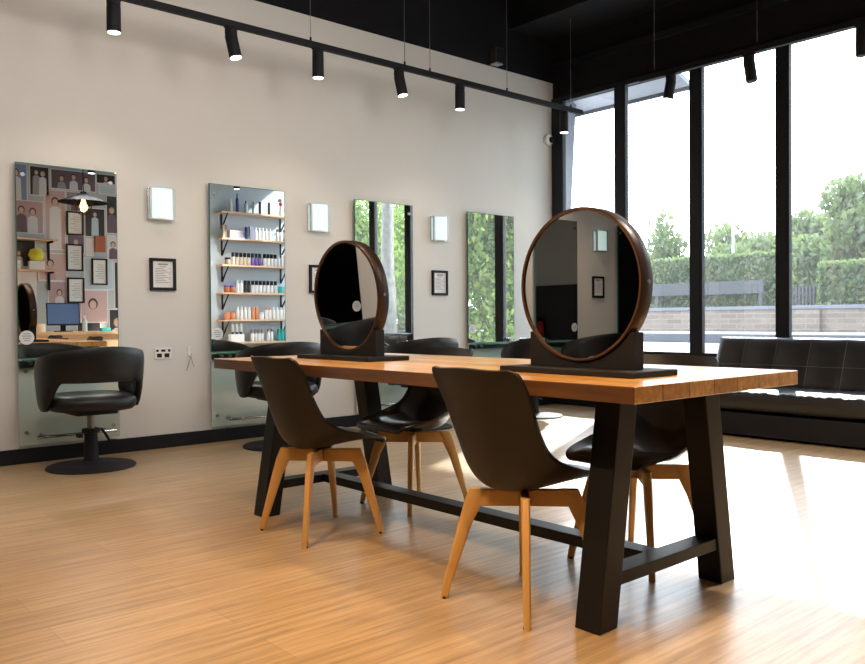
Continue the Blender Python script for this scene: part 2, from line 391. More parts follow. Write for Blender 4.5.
# ------------------------------------------------------------------ round table mirrors
def table_mirror(loc, rz, label, tilt=0):
    t = empty('table_mirror', loc, rz, label, 'mirror', 'round mirrors on the timber table')
    MB().box(-.115, .125, -.29, .29, 0, .020).build('base_plate', 'black', t, bevel=.003)
    R = .263; zc = .303
    poly = [(-.225, .02), (.225, .02), (.225, .142)]
    aa = math.acos(max(-1, min(1, (zc - .142) / (R + .001))))
    for k in range(25):
        a = aa - 2 * aa * k / 24; poly.append(((R + .001) * math.sin(a), zc - (R + .001) * math.cos(a)))
    poly.append((-.225, .142))
    MB().prism(poly, lambda p, a: (a, p[0], p[1]), -.022, .03).build('stand_block', 'black', t, bevel=.002)
    Mx = Matrix.Translation((0, 0, zc)) @ Matrix.Rotation(tilt, 4, 'Y') @ Matrix.Rotation(PI / 2, 4, 'Y')
    m = MB(); n = 72
    prf = [(R - .011, -.030), (R - .002, -.030), (R, -.027), (R, .027), (R - .002, .030), (R - .011, .030), (R - .011, -.030)]
    m.loft([[Mx @ Vector((r * math.cos(2 * PI * k / n), r * math.sin(2 * PI * k / n), z)) for k in range(n)] for r, z in prf], cap=False)
    fr = m.build('drum_frame', 'bronze', t, smooth=35)
    for sgn in (-1, 1):
        m = MB(); prf = [(R - .0118, .028 * sgn), (R - .0113, .0312 * sgn), (R - .008, .0322 * sgn), (R - .0045, .0312 * sgn)]
        m.loft([[Mx @ Vector((r * math.cos(2 * PI * k / n), r * math.sin(2 * PI * k / n), z)) for k in range(n)] for r, z in prf], cap=False)
        m.build('rim', 'copper', fr, smooth=60)
        m = MB(); x = .024 * sgn
        m.add([Mx @ Vector(((R - .0105) * math.cos(2 * PI * k / n), (R - .012) * math.sin(2 * PI * k / n), x)) for k in range(n)], [tuple(range(n))])
        m.build('mirror_glass', 'tmirror', t, fixn=False)
    for sgn in (-1, 1):
        MB().cyl((0, sgn * (R - .002), zc), (0, sgn * (R + .006), zc), .007, n=12).build('pivot_screw', 'dkchrome', fr)
    return t
table_mirror((2.245, 1.778, .76), math.radians(-.87), 'larger-looking round bronze-rimmed mirror on a black stand at the near end of the table')
table_mirror((2.292, 3.212, .76), math.radians(.42), 'round bronze-rimmed mirror on a black stand at the far end of the table', math.radians(-3.1))

# ------------------------------------------------------------------ salon mirror stations on the left wall
def make_station():
    t = empty('salon_mirror')
    y1, y0 = -.032, -.044           # glass back and front, wall at y = 0
    hw = .333
    m = MB(); m.mi(0).box(-hw, hw, y0 + .001, y1, .705, 2.01); m.mi(1).add([(-hw + .004, y0, .708), (hw - .004, y0, .708), (hw - .004, y0, 2.006), (-hw + .004, y0, 2.006)], [(0, 1, 2, 3)])
    m.build('mirror_glass', ['gedge', 'mirror'], t, fixn=False)
    m = MB(); m.box(-hw, hw, y0, y1, .125, .703)
    m.build('lower_panel', 'lower', t)
    MB().box(-hw + .01, hw - .01, y1, y1 + .003, .13, 2.0).build('backing', 'backing', t)
    for x in (-hw + .045, hw - .045):
        for z in (1.93, .62, .21):
            MB().cyl((x, 0, z), (x, y0 - .008, z), .013, n=16).build('standoff_bolt', 'dkchrome', t, smooth=40)
    m = MB(); m.mi(0).cyl((-.278, y0 - .0003, .845), (-.278, y0 - .0012, .845), .047, n=28); m.mi(1)
    for k, ww in enumerate((.022, .030, .026, .018)):
        z = .868 - k * .015; m.box(-.278 - ww, -.278 + ww, y0 - .0018, y0 - .0011, z, z + .005)
    m.build('round_sticker', ['paper', 'ink'], t)
    rl = MB().tube([(-.25, -.15, .185), (.27, -.15, .185)], .011, 12).build('foot_rail', 'chrome', t, smooth=60)
    for x in (-.20, .22):
        MB().cyl((x, y0, .185), (x, -.15, .185), .012, n=14).build('rail_mount', 'dkchrome', rl, smooth=60)
    return t
def make_shelf():
    t = empty('glass_shelf')
    pts = [(-.333, -.044), (-.333, -.13)] + [(-.333 + .72 * k / 16, -.13 - .08 * math.sin(PI * k / 16)) for k in range(1, 16)] + [(.39, -.13), (.39, -.044)]
    MB().prism(pts, lambda p, a: (p[0], p[1], a), .692, .702).build('shelf_plate', 'shelfglass', t)
    m = MB(); e = pts[1:-1]
    m.tube([(x, y - .001, .697) for x, y in e], .0075, 6); m.build('shelf_edge', 'gedge', t, smooth=60)
    MB().box(-.333, .36, -.075, -.046, .648, .690).build('support_rail', 'frame', t, bevel=.003)
    for x in (-.27, -.20, .25):
        MB().cyl((x, -.076, .675), (x, -.10, .675), .014, n=12).build('shelf_clip', 'dkchrome', t, smooth=60)
    h = MB().box(.33, .39, -.16, -.11, .70, .745).build('dryer_holder', 'chrome', t, bevel=.004)
    MB().lathe([(.028, .0), (.034, .0), (.034, .03), (.028, .03), (.028, 0)], 18, Matrix.Translation((.36, -.19, .71)), cap=False).build('holder_ring', 'chrome', h, smooth=40)
    return t
st0, sh0 = make_station(), make_shelf()
names = {0: 'leftmost tall salon mirror, reflecting a wall of photographs', 1: 'tall salon mirror reflecting shelves of hair products, second from the left',
         2: 'tall salon mirror reflecting a pale tree trunk, behind the far table mirror', 3: 'tall salon mirror reflecting only green foliage, nearest the windows',
         -1: 'dark tall salon mirror seen inside the far round table mirror', -2: 'tall salon mirror on the left wall, nearest behind the camera',
         -3: 'tall salon mirror seen inside the near round table mirror', -4: 'tall salon mirror at the back end of the left wall'}
snames = {0: 'clear glass shelf across the leftmost salon mirror', 1: 'clear glass shelf across the salon mirror that reflects the product shelves',
          2: 'clear glass shelf across the salon mirror that reflects the tree trunk', 3: 'clear glass shelf across the salon mirror nearest the windows',
          -1: 'clear glass shelf under the dark salon mirror seen in the far table mirror', -2: 'clear glass shelf on the left wall nearest behind the camera',
          -3: 'clear glass shelf seen inside the near round table mirror', -4: 'clear glass shelf at the back end of the left wall'}
first = True
for k in (0, 1, 2, 3, -1, -2, -3, -4):
    x = 1.854 + 1.377 * k
    s, h = (st0, sh0) if first else (copy_tree(st0), copy_tree(sh0)); first = False
    s.location = (x, YW, 0); h.location = (x, YW, 0)
    tag(s, names[k], 'mirror', 'tall salon mirrors on the left wall'); tag(h, snames[k], 'shelf', 'glass shelves under the salon mirrors')

# sconces and framed notices between the mirrors
def make_sconce():
    t = empty('wall_sconce')
    MB().box(-.098, .098, -.018, 0, -.115, .115).build('back_plate', 'chrome', t, bevel=.003)
    m = MB(); n = 17
    out = [(-.084 + .168 * k / (n - 1), -.050 - .030 * math.sin(PI * k / (n - 1))) for k in range(n)]
    inn = [(x, y + .006) for x, y in reversed(out)]
    m.prism(out + inn, lambda p, a: (p[0], p[1], a), -.112, .112)
    m.build('glass_shade', 'frosted', t, smooth=40)
    for z0, z1 in ((-.119, -.110), (.110, .119)):
        MB().prism([(x, y - .002) for x, y in out] + [(x, y + .003) for x, y in inn], lambda p, a: (p[0], p[1], a), z0, z1).build('shade_trim', 'satin', t)
    for x in (-.088, .088): MB().box(x - .009, x + .009, -.062, -.044, -.119, .119).build('shade_trim', 'satin', t, bevel=.002)
    for z in (-.06, .06): MB().box(-.02, .02, -.056, -.017, z - .008, z + .008).build('bracket', 'chrome', t)
    return t
def make_notice():
    t = empty('framed_notice'); w, h, b = .1, .12, .022
    m = MB().box(-w, w, -.022, 0, -h, -h + b).box(-w, w, -.022, 0, h - b, h).box(-w, -w + b, -.022, 0, -h + b, h - b).box(w - b, w, -.022, 0, -h + b, h - b)
    m.build('frame', 'black', t, bevel=.002)
    m = MB(); m.mi(0).box(-w + b, w - b, -.010, -.002, -h + b, h - b); m.mi(1)
    m.box(-.038, .038, -.0115, -.0099, .070, .080); m.box(-.026, .026, -.0115, -.0099, .056, .061)
    for k in range(9):
        z = .042 - k * .013; m.box(-.058, .010 + .03 * ((k * 7) % 3) / 2, -.0112, -.0099, z, z + .0035)
        if k % 3 != 1: m.box(.045, .06, -.0112, -.0099, z, z + .0035)
    m.build('printed_sheet', ['paper', 'ink'], t)
    return t
sc0, no0 = make_sconce(), make_notice(); first = True
sl = {0: 'lit frosted wall sconce, leftmost of the row', 1: 'lit frosted wall sconce between the product mirror and the tree mirror', 2: 'lit frosted wall sconce nearest the windows',
      -1: 'lit frosted wall sconce just left of the photographed wall', -2: 'lit frosted wall sconce above the fire extinguisher', -3: 'lit frosted wall sconce seen inside the near round table mirror', -4: 'lit frosted wall sconce at the back end of the wall'}
nl = {0: 'black framed printed notice under the leftmost sconce', 1: 'black framed printed notice half hidden behind the far round mirror', 2: 'black framed printed notice under the sconce nearest the windows',
      -1: 'black framed printed notice just left of the photographed wall', -2: 'black framed printed notice beside the fire extinguisher', -3: 'black framed printed notice seen inside the near round table mirror', -4: 'black framed printed notice at the back end of the wall'}
for k in (0, 1, 2, -1, -3, -4):
    x = 2.537 + 1.385 * k
    a, b = (sc0, no0) if first else (copy_tree(sc0), copy_tree(no0)); first = False
    a.location = (x - .018, YW, 1.817); b.location = (x - .002, YW, 1.297)
    tag(a, sl[k], 'wall light', 'sconces on the left wall'); tag(b, nl[k], 'picture frame', 'framed notices on the left wall')

# wall odds and ends
t = empty('power_outlet', (2.53, YW, .707), 0, 'white double power outlet low on the wall right of the first salon chair', 'outlet')
MB().box(-.066, .066, -.010, 0, -.042, .042).build('cover_plate', 'white', t, bevel=.004)
for x in (-.030, .028): MB().box(x - .019, x + .019, -.0125, -.009, -.030, .0).build('socket', 'black', t, bevel=.002)
for x, ww in ((-.045, .009), (.0, .016), (.046, .009)): MB().box(x - ww, x + ww, -.0135, -.009, .012, .030).build('rocker_switch', 'black', t, bevel=.002)
t = empty('wall_hook', (2.735, YW, .70), 0, 'small white wall hook with a looped cord beside the product mirror', 'hook')
MB().box(-.012, .012, -.006, 0, -.03, .055).build('hook_plate', 'white', t, bevel=.002)
MB().tube([(0, -.004, -.01), (0, -.03, -.022), (.0, -.045, -.015), (0, -.05, .005)], .005, 8).build('hook_arm', 'white', t, smooth=60)
MB().tube([(0, -.035, -.02), (-.012, -.03, -.07), (-.025, -.012, -.13)], .0022, 6).tube([(0, -.035, -.02), (.015, -.03, -.06), (.035, -.01, -.10)], .0022, 6).build('cord', 'wire', t)
t = empty('security_camera', (6.90, YW, 2.895), 0, 'white dome security camera high in the wall corner beside the window', 'camera')
MB().lathe([(.062, 0), (.062, .03), (.055, .045), (.03, .05)], 24, Matrix.Rotation(PI / 2, 4, 'X')).build('dome_base', 'white', t, smooth=50)
m = MB(); m.lathe([(.001, -.034), (.017, -.03), (.029, -.018), (.034, 0), (.029, .018), (.017, .03), (.001, .034)], 20, Matrix.Translation((.012, -.06, -.004)))
m.build('lens_ball', 'black', t, smooth=180)
t = empty('wall_speaker', (6.07, YW - .004, 3.62), 0, 'small grey box mounted on the black band above the white wall', 'speaker')
MB().box(-.05, .05, -.09, 0, -.07, .085).build('housing', mat('grey_housing', (.05, .05, .055), .5), t, bevel=.006)
MB().box(-.042, .042, -.094, -.089, -.062, .075).build('front_grille', 'black', t)
MB().box(-.05, .05, -.088, -.002, -.08, -.07).build('pale_underside', 'pgrey', t)

# ------------------------------------------------------------------ track lighting
def make_track(name, a, b, label, wires):
    a, b = Vector(a), Vector(b); o = empty(name, a, 0, label, 'track light rail'); d = b - a
    al = d.x > d.y
    L = d.length; w = .020
    if al: MB().box(0, L, -w, w, -.026, .020).build('rail', 'black', o, bevel=.002)
    else: MB().box(-w, w, 0, L, -.026, .020).build('rail', 'black', o, bevel=.002)
    for s in wires:
        p = (s, 0, 0) if al else (0, s, 0)
        w_ = MB().cyl((p[0], p[1], .020), (p[0], p[1], 4.6 - a.z), .0028, n=6).build('suspension_wire', 'wire', o)
        MB().cyl((p[0], p[1], .020), (p[0], p[1], .05), .008, n=8).build('wire_clamp', 'black', w_)
    return o
def make_spot(lens='lens'):
    t = empty('track_spotlight')
    MB().box(-.05, .05, -.015, .015, -.035, -.02).build('adapter', 'black', t)
    b = empty('lamp_head'); b.parent = t; b.location = (0, 0, -.085)
    return t
def spot_thing(x, y, label, energy, tilt=(0, 0), lens='lens', z=3.05, size=1.25, blend=.7, col=(1, .80, .58), along='x', soft=.03):
    t = empty('track_spotlight', (x, y, z), 0 if along == 'x' else PI / 2, label, 'spotlight', 'black track spotlights')
    MB().box(-.05, .05, -.014, .014, -.037, -.0265).build('adapter', 'black', t, bevel=.002)
    R = Euler((tilt[0], tilt[1], 0)).to_matrix().to_4x4()
    MB().lathe([(.038, -.036), (.043, -.04), (.043, -.078), (.038, -.082)], 22).build('upper_body', 'black', t, smooth=40)
    M = Matrix.Translation((0, 0, -.085)) @ R
    h = MB().lathe([(.036, -.240 + .085), (.042, -.245 + .085), (.044, -.24 + .085), (.044, .0), (.04, .004)], 24, M, cap=True).build('lamp_head', 'black', t, smooth=40)
    m = MB(); m.lathe([(.001, -.1630), (.039, -.1630), (.039, -.1605), (.001, -.1605)], 20, M); m.build('lens', lens, h)
    ld = bpy.data.lights.new('spot_lamp', 'SPOT'); ld.energy = energy; ld.spot_size = size; ld.spot_blend = blend; ld.shadow_soft_size = soft; ld.color = col
    lo = bpy.data.objects.new('spot_lamp', ld); C.objects.link(lo); lo.parent = t
    lo.matrix_parent_inverse = Matrix(); lo.matrix_local = M @ Matrix.Translation((0, 0, -.172))
    return t
make_track('track_rail', (-3.6, 5.33, 3.05), (6.72, 5.33, 3.05), 'long black track rail running along the left wall under thin wires', [1.2, 3.6, 7.06, 7.985, 8.265, 9.22, 10.15])
make_track('track_rail', (6.2, .6, 3.05), (6.2, 4.265, 3.05), 'black track rail running in front of the tall windows', [.8, 2.585, 3.52])
W1 = (1, .80, .60)
for x, tl, lb, ln, e in [(1.97, (0, 0), 'black spotlight at the left end of the wall track, above the first mirror', 'lens_dim', 22), (2.795, (-.16, -.14), 'tilted black spotlight on the wall track, second from the left', 'lens', 22),
                     (3.525, (0, 0), 'straight black spotlight on the wall track, third from the left', 'lens_dim', 20), (4.322, (-.14, -.14), 'tilted glowing black spotlight on the wall track, fourth from the left', 'lens', 18),
                     (5.016, (0, 0), 'straight black spotlight on the wall track, fifth from the left', 'lens_dim', 14), (6.442, (0, 0), 'black spotlight at the window end of the wall track', 'lens_dim', 10)]:
    spot_thing(x, 5.33, lb, e, tl, ln, size=2.0, col=W1)
for y, tl, lb, ln in [(3.955, (.16, -.10), 'glowing black spotlight at the left end of the window track', 'lens'), (3.252, (.0, .15), 'unlit-looking black spotlight in the middle of the window track', 'black'), (2.40, (0, 0), 'black spotlight cut by the right edge of the photo', 'black')]:
    spot_thing(6.2, y, lb, 25 if ln == 'lens' else 0.01, tl, ln, along='y')
# unseen rails over the table and the open floor, put up for warm light
make_track('track_rail', (2.45, .4, 3.05), (2.45, 3.5, 3.05), 'unseen black track rail hanging over the timber table', [.3, 2.9])
make_track('track_rail', (1.3, .6, 3.05), (1.3, 3.5, 3.05), 'unseen black track rail hanging over the open floor left of the table', [.3, 2.5])
for y in (1.1, 2.3, 3.3): spot_thing(2.45, y, 'unseen black spotlight hanging over the table, %s' % {1.1: 'near end', 2.3: 'middle', 3.3: 'far end'}[y], 62, (.16, 0), 'lens', size=1.5, col=(1, .67, .36), along='y')
for y in (1.2, 3.0): spot_thing(1.3, y, 'unseen black spotlight over the open floor, %s' % {1.2: 'nearer one', 3.0: 'farther one'}[y], 160, (.25, 0), 'lens', size=1.9, col=(1, .67, .36), along='y')
make_track('track_rail', (.2, .6, 3.05), (.2, 2.3, 3.05), 'added short black track rail at the open end of the room, out of view', [.3, 1.5])  # unseen rail and spotlights added to light the table front warmly
for y in (.9, 2.1): spot_thing(.2, y, 'added black spotlight on the short rail turned towards the table, %s' % ('nearer one' if y < 1 else 'farther one'), 185, (-.68, 0), 'lens', size=1.4, col=(1, .67, .36), along='y')
make_track('track_rail', (-3.5, 2.6, 3.14), (4.0, 2.6, 3.14), 'added black track rail across the room, carrying fill spotlights for the left wall', [.5, 3, 5, 7])  # made-up rail with unseen fill spotlights, added to brighten the left wall
for x, wh, e in ((-2.6, 'farthest back', 45), (-.6, 'second from the back', 57), (.9, 'third from the back', 73), (2.0, 'fourth from the back', 73), (3.5, 'nearest the windows', 87)):
    spot_thing(x, 2.6, 'added black fill spotlight turned to the left wall, %s on the cross rail' % wh, e, (1.18, 0 if x < 3 else -.35), 'lens_dim', size=2.3, blend=.9, col=(1, .92, .85), soft=.45, z=3.14)
for x in (-.6, -1.9): spot_thing(x, 5.33, 'added black spotlight on the wall track behind the camera, %s' % ('first' if x > -1 else 'second'), 110, (0, 0), 'lens_dim', size=2.0, col=W1)  # unseen spotlights added for more light behind the camera
make_track('track_rail', (2.6, 1.25, 3.05), (6.0, 1.25, 3.05), 'added black track rail facing the product shelves', [.4, 2.8])  # unseen rail and spotlights added to brighten the opposite wall in the mirrors
for x in (3.6, 5.6): spot_thing(x, 1.25, 'added black spotlight over the %s' % ('reception counter' if x < 4 else 'product shelves'), 240 if x < 4 else 180, (0, 0), 'lens_dim', size=2.2, col=(1, .92, .84))

# ------------------------------------------------------------------ salon chairs
def make_salon_chair():
    t = empty('salon_chair')
    # upholstered round seat
    m = MB(); n = 44
    def sup(a, rx, ry, e=2.6):
        c, s = math.cos(a), math.sin(a); return (rx * abs(c) ** (2 / e) * (1 if c > 0 else -1), ry * abs(s) ** (2 / e) * (1 if s > 0 else -1))
    rings = []
    for q, z in ((.78, .375), (.92, .382), (.98, .40), (1, .425), (.985, .452), (.93, .470), (.80, .482), (.5, .488), (.12, .490)):
        rings.append([(*[c for c in sup(2 * PI * k / n, .278 * q, .266 * q)], z) for k in range(n)])
    m.loft(rings); m.build('seat', 'vinyl', t, smooth=180)
    # wrap-around back: high and open behind, dropping to arms that join the seat
    m = MB(); rings = []; N = 61
    for i in range(N):
        a = math.radians(-122 + 244 * i / (N - 1)); q = abs(a) / math.radians(122)
        zu = .795 - .125 * q ** 1.7 - .03 * max(0, (q - .7) / .3) ** 2
        sm = lambda x: max(0, min(1, x)) ** 2 * (3 - 2 * max(0, min(1, x)))
        zl = .565 - .185 * sm((q - .41) / .27) + .10 * max(0, (q - .8) / .2) ** 2
        th = .024
        ring = []
        for k in range(14):
            b = 2 * PI * k / 14; cx, cz = math.cos(b), math.sin(b)
            cx = math.copysign(abs(cx) ** .6, cx); cz = math.copysign(abs(cz) ** .75, cz)
            zz = (zu + zl) / 2 + (zu - zl) / 2 * cz
            rr = th * cx + .022 * (zz - .5) / .28
            rx, ry = .288 + rr, .299 + rr
            ring.append((-rx * math.cos(a), ry * math.sin(a), zz))
        rings.append(ring)
    m.loft(rings); m.build('wrap_back', 'vinyl', t, smooth=60)
    MB().box(-.13, .13, -.13, .13, .350, .378).build('seat_plate', 'black', t, bevel=.004)
    cl = MB().cyl((0, 0, .03), (0, 0, .235), .046, .040, n=24).build('pump_column', 'black', t, smooth=40)
    MB().cyl((0, 0, .235), (0, 0, .352), .024, n=20).build('piston', 'dkchrome', cl, smooth=40)
    MB().lathe([(.05, .225), (.056, .228), (.056, .25), (.048, .254)], 24).build('collar', 'black', cl, smooth=40)
    MB().tube([(.03, -.03, .235), (.06, -.09, .235), (.075, -.12, .20), (.08, -.15, .15), (.085, -.20, .145)], .009, 10).build('pump_lever', 'black', t, smooth=60)
    MB().box(-.03, .03, .06, .085, .20, .225).build('lever_lug', 'black', cl)
    MB().lathe([(.275, 0), (.277, .008), (.268, .016), (.18, .024), (.08, .034), (.05, .045)], 48).build('round_base', 'black', t, smooth=40)
    return t
sc = make_salon_chair()
for i, (x, y, a, lb) in enumerate([(1.848, 5.50, 91, 'black wrap-around salon chair in full view before the leftmost mirror'), (3.21, 5.42, 84, 'black salon chair behind the far end of the table, before the product mirror'),
                                   (4.66, 5.48, 80, 'black salon chair before the tree-trunk mirror, only its top showing over the table'), (5.97, 5.33, 88, 'black salon chair nearest the windows, half hidden by the near round mirror'),
                                   (.48, 5.45, 90, 'black salon chair seen only inside the far round table mirror'), (-2.29, 5.45, 90, 'black salon chair seen only inside the near round table mirror')]):
    c = sc if i == 0 else copy_tree(sc)
    c.location = (x, y, 0); c.rotation_euler = (0, 0, math.radians(a)); tag(c, lb, 'salon chair', 'hydraulic salon chairs along the left wall')

# ------------------------------------------------------------------ sofa
t = empty('sofa', (6.42, 2.83, 0), 0, 'black tufted leather sofa standing below the windows', 'sofa')
Y0, Y1 = -.97, .98
MB().box(-.37, .16, Y0 + .04, Y1 - .04, .022, .195).build('base_frame', 'black', t, bevel=.004)
for x in (-.27, .1):
    for y in (Y0 + .15, Y1 - .15): MB().cyl((x, y, 0), (x, y, .08), .022, .03, n=16).build('leg', 'black', t, smooth=40)
ny, seams = 100, 7
sw = (Y1 - Y0) / seams
def puff(y): return abs(math.sin(PI * (y - Y0) / sw)) ** .45
m = MB(); NR = 40; rings = []
for i in range(ny + 1):
    y = Y0 + (Y1 - Y0) * i / ny; e = min(1, min(i, ny - i) / 4) ** .5
    wr = .004 * math.sin(37 * y) + .004 * math.sin(91 * y + 1)
    ring = []
    for k in range(NR):
        b = 2 * PI * k / NR; cx, cz = math.cos(b), math.sin(b)
        cx = math.copysign(abs(cx) ** .32, cx); cz = math.copysign(abs(cz) ** .38, cz)
        ring.append((-.10 + .31 * cx, y, .292 + (.082 * e + .004 * puff(y) * (cz > .5)) * cz + (wr if cz > 0 else wr * .5) * abs(cx)))
    rings.append(ring)
m.loft(rings); m.build('seat_cushion', 'leather', t, smooth=180)
m = MB(); rings = []
for i in range(ny + 1):
    y = Y0 + (Y1 - Y0) * i / ny; e = min(1, min(i, ny - i) / 4) ** .5
    ring = []
    for k in range(NR):
        b = 2 * PI * k / NR; cx, cz = math.cos(b), math.sin(b)
        cx = math.copysign(abs(cx) ** .5, cx); cz = math.copysign(abs(cz) ** .42, cz)
        h = .5 + .5 * cz
        hp = min(abs(math.sin(PI * min(1, (h) / .47))) if h < .47 else abs(math.sin(PI * (h - .47) / .53 * .98)), 1) ** .5
        th = (.055 + (.022 * puff(y) * (.35 + .65 * hp) if cx < 0 else 0)) * e
        z = .345 + .425 * h; ring.append((.16 + .17 * h + th * cx, y, z))
    rings.append(ring)
m.loft(rings); m.build('backrest', 'leather', t, smooth=180)
m = MB()
for k in range(1, seams):
    y = Y0 + sw * k
    m.tube([(.16 + .17 * h - .064 - .0 * h, y, .345 + .425 * h) for h in (.1, .3, .5, .7, .85, .95)], .0028, 6)
m.tube([(.16 + .17 * .47 - .071, Y0 + .03 + (Y1 - Y0 - .06) * k / 20, .345 + .425 * .47) for k in range(21)], .0028, 6)
m.build('stitching', 'seam', t)

# ------------------------------------------------------------------ opposite wall, seen only in the mirrors
YF = .3
shelf_z = [2.59, 2.19, 1.79, 1.37, .96, .62]
shelfname = ['top', 'second', 'third', 'fourth', 'fifth', 'lowest']
sroots = []
for z, nm in zip(shelf_z, shelfname):
    s = empty('wall_shelf', (5.74, YF, z), 0, '%s pale timber shelf of the product display' % nm, 'shelf', 'product shelves on the opposite wall')
    MB().box(0, 1.24, 0, .22, -.026, 0).build('board', 'shelfwood', s, bevel=.002)
    for x in (.1, 1.12):
        b = MB().box(x - .012, x + .012, 0, .012, -.25, -.026).build('bracket', 'black', s)
        MB().add([(x - .01, .012, -.23), (x + .01, .012, -.23), (x + .01, .19, -.045), (x - .01, .19, -.045), (x - .01, .012, -.26), (x + .01, .012, -.26), (x + .01, .21, -.026), (x - .01, .21, -.026)],
                 [(0, 1, 2, 3), (7, 6, 5, 4), (0, 4, 5, 1), (2, 6, 7, 3), (1, 5, 6, 2), (0, 3, 7, 4)]).build('brace', 'black', b)
    sroots.append(s)
protos = {}
def product(kind, body, cap, x, y, z, label, group):
    key = (kind, body, cap)
    if key not in protos:
        m = MB()
        if kind == 'bottle': m.mi(0).lathe([(.022, 0), (.025, .004), (.025, .135), (.014, .150)], 14); m.mi(1).lathe([(.014, .150), (.014, .19), (.012, .192)], 12)
        elif kind == 'tall_bottle': m.mi(0).lathe([(.020, 0), (.023, .004), (.023, .20), (.010, .23)], 14); m.mi(1).lathe([(.010, .23), (.010, .285), (.007, .29)], 10)
        elif kind == 'capped_bottle': m.mi(0).lathe([(.023, 0), (.026, .004), (.026, .12), (.024, .124)], 14); m.mi(1).lathe([(.024, .124), (.024, .188), (.022, .19)], 14)
        elif kind == 'jar': m.mi(0).lathe([(.038, 0), (.042, .006), (.042, .075), (.038, .08)], 16); m.mi(1).lathe([(.043, .08), (.043, .108), (.04, .11)], 16)
        elif kind == 'carton': m.mi(0).box(-.028, .028, -.028, .028, 0, .20); m.mi(1).box(-.0282, -.012, -.0285, .0285, .002, .198)
        elif kind == 'flat_box': m.mi(0).box(-.11, .11, -.06, .06, 0, .030); m.mi(1).box(-.111, -.02, .055, .0605, .006, .024)
        elif kind == 'tube': m.mi(1).lathe([(.018, 0), (.018, .03)], 12); m.mi(0).loft([[(.022 * math.cos(a) , .022 * q * math.sin(a), zz) for a in [2 * PI * k / 12 for k in range(12)]] for zz, q in ((.03, 1), (.09, .7), (.16, .12))])
        elif kind == 'display_box': m.mi(0).box(-.11, .11, -.05, .05, 0, .12)
        for_name = {'bottle': 'product_bottle', 'tall_bottle': 'tall_product_bottle', 'capped_bottle': 'capped_product_bottle', 'jar': 'product_jar', 'carton': 'product_carton', 'flat_box': 'flat_product_box', 'tube': 'product_tube', 'display_box': 'display_box'}[kind]
        protos[key] = (for_name, m.mesh(for_name, [body, cap], 40))
    nm, me = protos[key]
    o = bpy.data.objects.new(nm, me); C.objects.link(o); o.location = (x, y, z)
    return tag(o, label, {'jar': 'jar', 'carton': 'box', 'flat_box': 'box', 'display_box': 'box', 'tube': 'tube'}.get(kind, 'bottle'), group)
def row(si, items):
    z = shelf_z[si]; g = 'products on the %s display shelf' % shelfname[si]
    for kind, body, cap, x, n, dx, lab in items:
        for k in range(n): product(kind, body, cap, x + k * dx, YF + .13, z, lab + ' on the %s display shelf' % shelfname[si], g)
row(0, [('bottle', 'white', 'white', 5.93, 1, 0, 'plain white bottle'), ('tall_bottle', 'navy', 'navy', 6.04, 1, 0, 'tall navy bottle'), ('bottle', 'psky', 'dkchrome', 6.19, 2, .13, 'pale grey-blue bottle with dark cap'),
        ('carton', 'white', 'pdark', 6.45, 2, .16, 'tall white carton with a dark side')])
row(1, [('carton', 'brown', 'beige', 5.82, 1, 0, 'brown carton'), ('capped_bottle', 'blue', 'navy', 6.19, 1, 0, 'bright blue can'), ('carton', 'lilac', 'white', 6.27, 1, 0, 'lilac carton'),
        ('bottle', 'white', 'white', 6.35, 5, .062, 'white bottle in the middle row'), ('bottle', 'white', 'pdark', 6.73, 4, .062, 'white bottle with dark cap'), ])
for k in range(4): product('flat_box', 'pink' if k % 2 else 'lilac', 'white', 6.00, YF + .12, 2.19 + k * .031, 'flat pastel box, %s of the stack on the second display shelf' % ['lowest', 'second from the bottom', 'third from the bottom', 'topmost'][k], 'stacked pastel boxes')
row(2, [('jar', 'brown', 'black', 5.87, 1, 0, 'brown jar with black lid'), ('capped_bottle', 'beige', 'black', 5.96, 5, .066, 'beige bottle with black cap'), ('capped_bottle', 'purple', 'black', 6.29, 3, .062, 'purple bottle with black cap'),
        ('capped_bottle', 'white', 'black', 6.50, 4, .062, 'white bottle with black cap'), ('bottle', 'white', 'white', 6.75, 3, .058, 'all-white bottle')])
row(3, [('jar', 'rust', 'purple', 5.85, 2, .09, 'rust jar with purple lid'), ('bottle', 'white', 'white', 6.03, 2, .062, 'all-white bottle'), ('capped_bottle', 'pdark', 'black', 6.16, 2, .06, 'black bottle'),
        ('capped_bottle', 'plight', 'black', 6.29, 7, .066, 'pale bottle with black cap'), ('jar', 'teal', 'teal', 6.78, 1, 0, 'teal jar'), ('jar', 'white', 'white', 6.88, 1, 0, 'white jar')])
row(4, [('jar', 'orange', 'orange', 5.85, 2, .09, 'amber jar'), ('bottle', 'white', 'white', 6.03, 4, .064, 'white bottle left of the amber pair'), ('capped_bottle', 'orange', 'orange', 6.29, 2, .062, 'amber bottle'),
        ('jar', 'white', 'plight', 6.43, 1, 0, 'white jar'), ('bottle', 'white', 'orange', 6.52, 2, .06, 'white bottle with amber cap'), ('bottle', 'white', 'white', 6.65, 4, .066, 'white bottle at the right end')])
row(5, [('display_box', 'white', 'white', 6.00, 1, 0, 'white display box'), ('capped_bottle', 'white', 'pgrey', 6.27, 4, .058, 'white bottle with grey cap'), ('bottle', 'white', 'pgrey', 6.55, 2, .062, 'white bottle with grey top'),
        ('capped_bottle', 'teal', 'teal', 6.74, 4, .06, 'teal bottle')])
for k in range(3):
    o = product('tube', 'white', 'pdark', 5.94 + .07 * k, YF + .13, .7405, 'white tube with dark cap standing on the white display box', 'tubes on the display box')
t = empty('flower_vase', (6.80, YF + .13, 2.59), 0, 'white vase with one red flower at the right of the top display shelf', 'vase')
MB().lathe([(.03, 0), (.034, .01), (.028, .12), (.018, .16)], 16).build('vase_body', 'white', t, smooth=40)
